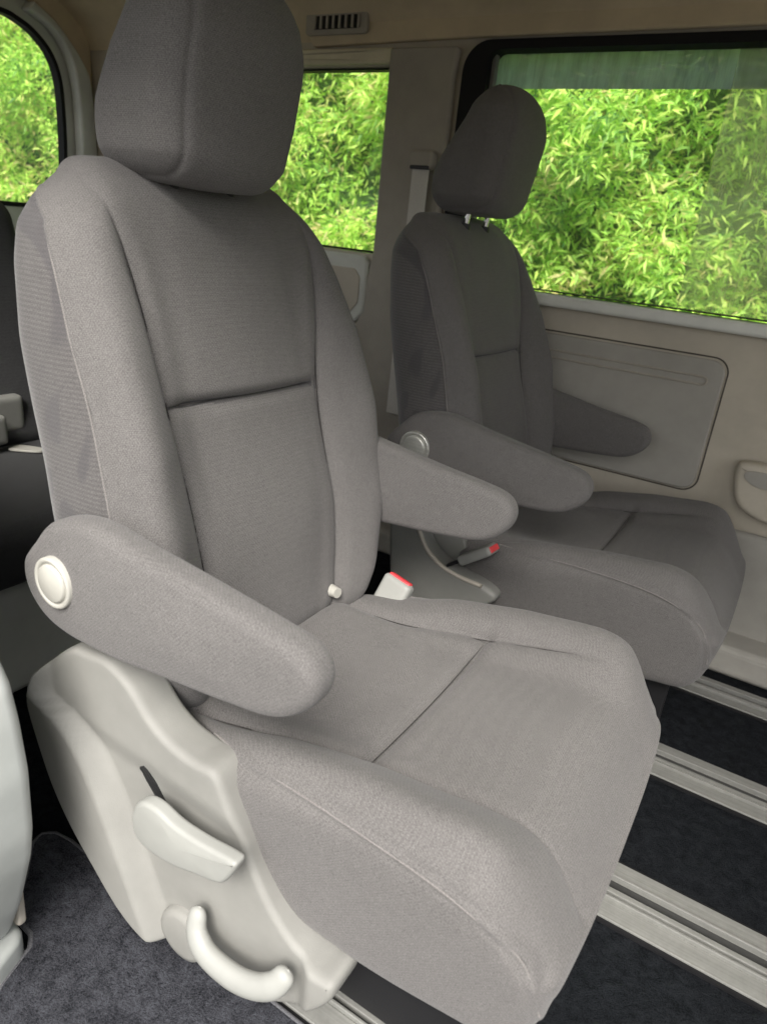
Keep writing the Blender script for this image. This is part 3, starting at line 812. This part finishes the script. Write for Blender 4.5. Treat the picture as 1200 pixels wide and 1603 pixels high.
# lower door moulding: cup pocket and step edge at right
cp = [(-.085, .525), (-.060, .545), (.05, .545), (.30, .545), (.30, .40), (.05, .40), (-.03, .415), (-.07, .45)]
link('door_pocket', *slab(cp, WY-.001, WY-.055, r=.016, n=160, rings=6), M['trim'], van)
cp2 = [(-.062, .512), (-.045, .528), (.05, .530), (.28, .530), (.28, .49), (.05, .49), (-.03, .492)]
link('pocket_recess', *slab(cp2, WY-.054, WY-.058, r=.001, n=100, rings=3), M['trim_dark'], van)
link('door_lower_moulding', *slab(rrect(-.30, 1.2, .05, .36, .05), WY-.001, WY-.030, r=.015, n=200, rings=6, curved=False), M['trim_dark'], van)
st = link('side_sill', *bx(-1.1, 1.28, WY-.13, WY-.001, .001, .085), M['trim_dark'], van, smooth=False); bevel(st, .02, 4)

# pillar trim between quarter window and sliding door
def pil_disp(V): return V
pil = [(-1.228, 1.452), (-1.012, 1.452), (-1.022, 1.38), (-1.010, .90), (-1.000, .86), (-.99, .70), (-.98, .50), (-.98, .05), (-1.36, .05), (-1.30, .55), (-1.252, .74), (-1.224, .92), (-1.226, 1.2)]
plate('pillar_trim', 'y', WY-.001, -.027, pil, M['pillar'], bev=.010)
# belt guide and webbing on the pillar
bg_ = link('belt_guide', *slab(rrect(-1.112, -1.035, 1.150, 1.200, .016), WY-.0285, WY-.062, r=.010, n=80, rings=5, curved=False), M['pillar'], van)
link('belt_webbing', *bx(-1.098, -1.045, WY-.056, WY-.0535, .45, 1.152), M['belt'], bg_, smooth=False)
link('guide_slot', *slab(rrect(-1.104, -1.042, 1.150, 1.160, .004), WY-.061, WY-.0635, r=.001, n=40, rings=3, curved=False), M['black_plastic'], bg_)

# quarter window
qw = sheet_with_holes('quarter_window', 'y', WY+.012, .030, rrect(-2.419, -1.2335, .9135, 1.4115, (.10, .012, .012, .16)), [rrect(-2.412, -1.2395, .9195, 1.4075, (.095, .010, .010, .155))], M['seal'], bev=0)
link('window_pane', *bx(-2.43, -1.222, WY+.052, WY+.056, .90, 1.425), M['glass'], qw, smooth=False)
# quarter trim below with an arm ledge and dark recess
q1 = [(-2.4, .905), (-1.255, .905), (-1.232, .885), (-1.232, .80), (-1.235, .735), (-1.262, .705), (-1.40, .700), (-2.4, .70)]
link('quarter_trim', *slab(q1, WY-.001, WY-.035, r=.014, n=240, rings=6, curved=False), M['pillar_pale'], van)
q2 = [(-2.3, .86), (-1.275, .865), (-1.255, .84), (-1.255, .765), (-1.28, .735), (-2.3, .73)]
link('quarter_recess', *slab(q2, WY-.034, WY-.039, r=.002, n=200, rings=4, curved=False), M['trim'], van)
q3 = rrect(-2.4, -1.25, .30, .690, .02)
link('quarter_lower_panel', *slab(q3, WY-.001, WY-.06, r=.012, n=200, rings=4, curved=False), M['dark_fabric'], van)

# headers and roof cove
link('window_header', *slab([(-2.42, 1.416), (-1.225, 1.4165), (-1.225, 1.456), (-2.42, 1.460)], WY-.001, WY-.020, r=.006, n=160, rings=4, curved=False), M['header'], van)
def roof_profile():
    pts = [(1.949, 1.478), (1.935, 1.505), (1.90, 1.55), (1.80, 1.605), (1.60, 1.640), (1.3, 1.655), (.95, 1.655), (.62, 1.635), (.46, 1.60), (.40, 1.55)]
    return spline(pts, 6)
rp = roof_profile(); xs = np.linspace(-2.58, 1.3, 90)
V = []; F = []
for xi in xs:
    for (yy, zz) in rp: V.append((xi, yy, zz))
m = len(rp)
for i in range(len(xs)-1):
    for j in range(m-1): F.append((i*m+j, i*m+j+1, (i+1)*m+j+1, (i+1)*m+j))
n0 = len(V)
V2 = [(x, y+(.0), z+.05) for x, y, z in V]; V += V2
F += [tuple(i+n0 for i in f[::-1]) for f in F]
link('headliner', V, F, M['headliner'], van)
# headliner side fascia that carries the vents; its edge curves down behind the quarter window
fas = [(-1.66, 1.640), (-1.60, 1.565), (-1.535, 1.510), (-1.50, 1.462), (-1.0, 1.472), (1.28, 1.486), (1.28, 1.60), (-1.0, 1.62)]
plate('roof_fascia', 'y', WY-.002, -.020, fas, M['headliner'])
vent = link('air_vent', *slab(rrect(-1.520, -1.305, 1.487, 1.546, .010), WY-.0225, WY-.036, r=.004, n=100, rings=4, curved=False), M['pillar'], van)
link('vent_opening', *slab(rrect(-1.490, -1.335, 1.500, 1.533, .004), WY-.0355, WY-.0372, r=.0005, n=60, rings=3, curved=False), M['black_plastic'], vent)
fins = [bx(-1.486+k*.0218, -1.4795+k*.0218, WY-.043, WY-.0374, 1.501, 1.532) for k in range(8)]
link('vent_fins', *join(*fins), M['pillar'], vent, smooth=False)
for xx in (-.86, -.30):
    link('grab_handle', *tube(spline([(xx, 1.79, 1.603), (xx+.01, 1.80, 1.562), (xx+.06, 1.805, 1.548), (xx+.20, 1.805, 1.548), (xx+.25, 1.80, 1.562), (xx+.26, 1.79, 1.603)], 6), .012, 12), M['headliner'], van)
# outer roof
rf = link('roof', *bx(-2.7, 1.4, .36, 2.02, 1.715, 1.745), M['paint'], van, smooth=False); bevel(rf, .01, 3)

# rear wall with the tailgate window
tail_hole = [(1.85-(.0), 1.0)]
th = spline([(1.50, .925), (1.80, .930), (1.838, .948), (1.846, 1.05), (1.851, 1.21), (1.845, 1.355), (1.815, 1.436), (1.759, 1.489), (1.692, 1.518), (1.60, 1.530), (1.2, 1.535), (.75, 1.535), (.60, 1.50), (.54, 1.42), (.52, 1.2), (.52, .98), (.56, .93), (1.0, .925)], 6, True)
th = [tuple(p) for p in th]
def off(poly, d):
    P = np.array(poly); tg = np.roll(P, -1, 0)-np.roll(P, 1, 0); tg /= np.linalg.norm(tg, axis=1, keepdims=True)+1e-9
    nn = np.stack([tg[:, 1], -tg[:, 0]], 1); return [tuple(p) for p in (P+nn*d)]
sheet_with_holes('rear_wall', 'x', -2.60, .045, [(.34, -.03), (1.949, -.03), (1.949, 1.70), (.34, 1.70)], [th], M['pillar_pale'])
tw = sheet_with_holes('tailgate_window', 'x', -2.585, .034, off(th, -.001), [off(th, -.016)], M['seal'], bev=0.003)
link('window_pane', *bx(-2.612, -2.608, .50, 1.87, .90, 1.55), M['glass'], tw, smooth=False)
# rear pillar trim: pale band curving round the tailgate corner
outer = [(1.72, 1.568), (1.79, 1.535), (1.846, 1.49), (1.90, 1.43), (1.930, 1.372), (1.942, 1.25), (1.945, 1.132), (1.945, .90)]
inn = [(1.874, .90), (1.880, 1.2), (1.872, 1.36), (1.842, 1.452), (1.785, 1.508), (1.70, 1.540)]
oc = [tuple(p) for p in spline(outer, 5)]+[tuple(p) for p in spline(inn, 5)]
plate('rear_pillar_trim', 'x', -2.553, .050, oc, M['pillar_pale'], bev=.012)
link('pillar_seal', *tube(np.array([(-2.43, WY-.004, z) for z in np.linspace(.9, 1.45, 20)]), .010, 8), M['seal'], van)
plate('rear_headliner_trim', 'x', -2.553, .030, [(.45, 1.575), (1.715, 1.572), (1.795, 1.542), (1.852, 1.494), (1.905, 1.432), (1.935, 1.376), (1.948, 1.30), (1.948, 1.69), (.45, 1.69)], M['headliner'])

# unseen near side wall, added to block light, behind the door opening and the door pillar
sheet_with_holes('unseen_near_wall', 'y', .335, .04, [(-2.56, -.03), (-.86, -.03), (-.86, 1.60), (-2.56, 1.60)], [rrect(-2.4, -1.0, .90, 1.43, .06)], M['trim'])  # out of view, placed to keep side light out of the cabin
sheet_with_holes('unseen_door_header', 'y', .345, .05, [(-.90, 1.30), (1.3, 1.30), (1.3, 1.70), (-.90, 1.70)], [], M['trim'])  # unseen header, added to limit sky light reaching the far side
sheet_with_holes('unseen_front_side', 'y', .345, .05, [(.50, -.03), (1.3, -.03), (1.3, 1.295), (.50, 1.295)], [rrect(.62, 1.22, .87, 1.18, .05)], M['trim'])  # unseen body side, added to narrow the opening that lets light in
JB = [(-0.98, 1.6), (-0.845, 1.6), (-0.815, 1.2), (-0.763, 0.85), (-0.693, 0.6), (-0.66, 0.52), (-0.636, 0.482), (-0.625, 0.436), (-0.617, 0.368), (-0.62, 0.28), (-0.629, 0.233), (-0.662, 0.133), (-0.693, 0.062), (-0.729, 0.01), (-0.98, 0.01)]
link('door_pillar', *slab(JB, .36, .16, r=.018, n=260, rings=8, curved=False, core=(-.88, .6)), M['jamb'], van)
jf = link('pillar_foot', *slab([(-1.0, .362), (-.729, .371), (-.697, .367), (-.685, .356), (-.672, .318), (-.66, .25), (-1.0, .25)], .001, .045, r=.010, axes='xy', n=120, rings=5, curved=False), M['jamb'], van)
link('striker_plate', *slab(rrect(-.735, -.690, .055, .145, .010), .3605, .372, r=.004, n=60, rings=3, curved=False), M['pillar'], van)

# ------------------------------------------------------------------ third row bench
bench = thing('rear_bench_seat', 'dark charcoal third row bench seat behind the near captain seat', 'seat', (0, 0, 0))
V, F = rbox(.075, .50, .29, .05, .012)
V[:, 0] += -1.745-(V[:, 2])*.30; V[:, 1] += .62; V[:, 2] += .672
link('backrest', V, F, M['dark_fabric'], bench)
V, F = rbox(.075, .44, .27, .05, .012)
V[:, 0] += -1.80-(V[:, 2])*.30; V[:, 1] += 1.48; V[:, 2] += .60
link('backrest', V, F, M['dark_fabric'], bench)
V, F = rbox(.27, .50, .065, .045, .012)
V[:, 0] += -1.42; V[:, 1] += .62; V[:, 2] += .335-.0*V[:, 0]
link('seat_cushion', V, F, M['dark_fabric'], bench)
V, F = rbox(.24, .38, .07, .045, .012)
V[:, 0] += -1.47; V[:, 1] += 1.53; V[:, 2] += .34
link('seat_cushion', V, F, M['dark_fabric'], bench)
for yy in (.70, .82, .93):
    pass
V, F = rbox(.20, .40, .125, .02, .02); V[:, 0] += -1.40; V[:, 1] += .52; V[:, 2] += .135
link('seat_base', V, F, M['pillar_pale'], bench)
V, F = rbox(.022, .05, .045, .012, .006); V[:, 0] += -1.62; V[:, 1] += .95; V[:, 2] += .475
bk = link('buckle', V, F, M['grey_plastic'], bench)
V, F = rbox(.020, .035, .035, .010, .006); V[:, 0] += -1.57; V[:, 1] += .89; V[:, 2] += .455
link('buckle', V, F, M['grey_plastic'], bench)
link('belt_tongue', *slab([(-1.56, .925), (-1.51, .955), (-1.50, .975), (-1.52, .985), (-1.57, .96)], .402, .408, r=.002, axes='xy', n=40, rings=3), M['cap'], bench)

# ------------------------------------------------------------------ floor mats
def mat_thing(name, label, outline, h=.009):
    t = thing(name, label, 'floor mat', (0, 0, 0), 0)
    link('mat_pile', *slab(outline, .002, .002+h, r=.004, axes='xy', n=400, rings=14, curved=False), M['mat'], t)
    P = resample(np.array(outline, float), 400)
    link('mat_binding', *tube(np.array([(a, b, .0075) for a, b in P]), .0042, 8, closed=True), M['binding'], t)
    return t
mat_thing('floor_mat', 'blue grey carpet mat with bound edge beside the white door pillar',
          [(-.80, .515), (-.835, .510), (-.85, .495), (-.842, .475), (-.796, .435), (-.762, .398), (-.745, .386), (-.707, .384), (-.690, .372), (-.672, .318), (-.60, .22), (1.1, .22), (1.1, .505), (-.2, .505)])
mt2 = [(-.6, .655), (1.1, .655), (1.1, .885), (-.6, .885)]

# ------------------------------------------------------------------ outdoors
def ground_mat():
    m, n, b = base_mat('gravel ground'); co = coords(n)
    f = N(n, 'ShaderNodeTexNoise', Scale=30.0, Detail=6.0); n.links.new(co, f.inputs['Vector'])
    n.links.new(ramp(n, f.outputs['Fac'], [(0.3, (.07, .068, .062)), (0.7, (.13, .127, .118))]), b.inputs['Base Color'])
    b.inputs['Roughness'].default_value = 1; bump(n, b, f.outputs['Fac'], .6, .02); return m
V = [(-200, -200, -.42), (200, -200, -.42), (200, 200, -.42), (-200, 200, -.42)]
g = link('ground', V, [(0, 1, 2, 3)], ground_mat(), None, smooth=False); g['kind'] = 'structure'

def leaf_mat():
    m, n, b = base_mat('bamboo leaves'); out = [x for x in n.nodes if x.type == 'OUTPUT_MATERIAL'][0]
    ge = n.nodes.new('ShaderNodeNewGeometry')
    co = coords(n)
    p = N(n, 'ShaderNodeTexNoise', Scale=2.6, Detail=3.0); n.links.new(co, p.inputs['Vector'])
    s = mth(n, 'ADD', mth(n, 'MULTIPLY', ge.outputs['Random Per Island'], 0.85), mth(n, 'MULTIPLY', mth(n, 'SUBTRACT', p.outputs['Fac'], .36), 1.1))  # broad noise paints lit and dark clumps into the leaf colour
    c = ramp(n, s, [(0.0, (.12, .28, .09)), (0.22, (.34, .58, .13)), (0.5, (.52, .82, .15)), (0.8, (.74, .92, .24)), (1.0, (.72, .62, .30))])
    n.links.new(c, b.inputs['Base Color']); b.inputs['Roughness'].default_value = .45; b.inputs['Specular IOR Level'].default_value = .35
    t = n.nodes.new('ShaderNodeBsdfTranslucent'); n.links.new(c, t.inputs[0])
    mx = n.nodes.new('ShaderNodeMixShader'); mx.inputs[0].default_value = .4
    n.links.new(b.outputs[0], mx.inputs[1]); n.links.new(t.outputs[0], mx.inputs[2]); n.links.new(mx.outputs[0], out.inputs[0])
    return m
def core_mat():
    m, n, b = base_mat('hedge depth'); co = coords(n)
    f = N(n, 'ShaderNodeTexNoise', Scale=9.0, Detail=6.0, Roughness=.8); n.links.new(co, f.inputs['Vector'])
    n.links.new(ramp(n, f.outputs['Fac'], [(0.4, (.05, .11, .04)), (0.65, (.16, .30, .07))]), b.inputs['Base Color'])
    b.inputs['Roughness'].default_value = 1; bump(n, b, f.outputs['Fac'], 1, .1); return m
def stem_mat():
    m, n, b = base_mat('bamboo stems'); b.inputs['Base Color'].default_value = (.30, .30, .10, 1); b.inputs['Roughness'].default_value = .6; return m

HY = 4.4
hedge = thing('bamboo_hedge', 'tall bright green bamboo hedge behind the van windows', 'hedge', (0, HY, -.42))
def leaves(n, x0, x1, z0, z1):
    # clumps (twig ends) with fans of narrow leaves
    nc = n//9
    cx = rng.uniform(x0, x1, nc); cz = rng.uniform(z0, z1, nc)
    lump = 0.16*np.sin(cx*2.3+1.1*np.sin(cz*2.1))+0.12*np.sin(cx*5.1+cz*4.3)+.08*np.sin(cz*7.7-cx*3.3)+.09*np.sin(cx*11.3+2*np.sin(cz*3))*np.sin(cz*12.1+cx)
    cy = -rng.random(nc)**1.6*0.0+rng.uniform(-.02, .50, nc)-lump*1.3
    k = 9
    C_ = np.stack([cx, cy, cz], 1).repeat(k, 0); m = len(C_)
    base_az = rng.uniform(0, 2*math.pi, nc).repeat(k)
    az = base_az+rng.normal(0, .9, m)
    el = rng.normal(-.25, .55, m)
    D = np.stack([np.cos(az)*np.cos(el), -np.abs(np.sin(az))*np.cos(el)*.8, np.sin(el)], 1)
    D /= np.linalg.norm(D, axis=1, keepdims=True)
    L = rng.uniform(.04, .105, m); Wd = L*rng.uniform(.08, .14, m)
    C_ = C_+D*rng.uniform(.0, .05, m)[:, None]+rng.normal(0, .018, (m, 3))
    ref = rng.normal(size=(m, 3)); ref[:, 2] += 1.2
    S = np.cross(D, ref); S /= np.linalg.norm(S, axis=1, keepdims=True)
    up_ = np.cross(S, D)
    droop = up_*(-L*rng.uniform(.05, .25, m))[:, None]
    a = C_; b1 = C_+D*(L*.4)[:, None]+S*Wd[:, None]-droop*.2; b2 = C_+D*(L*.4)[:, None]-S*Wd[:, None]-droop*.2
    tip = C_+D*L[:, None]+droop
    V = np.stack([a, b1, tip, b2], 1).reshape(-1, 3)
    F = np.arange(m*4).reshape(m, 4)
    return V, F
Va, Fa = leaves(300000, -8.8, 2.2, 0.0, 3.4)
link('foliage', Va, Fa, leaf_mat(), hedge, smooth=False)
# inner mass of the hedge: lumpy volume
nx_, nz_ = 160, 60
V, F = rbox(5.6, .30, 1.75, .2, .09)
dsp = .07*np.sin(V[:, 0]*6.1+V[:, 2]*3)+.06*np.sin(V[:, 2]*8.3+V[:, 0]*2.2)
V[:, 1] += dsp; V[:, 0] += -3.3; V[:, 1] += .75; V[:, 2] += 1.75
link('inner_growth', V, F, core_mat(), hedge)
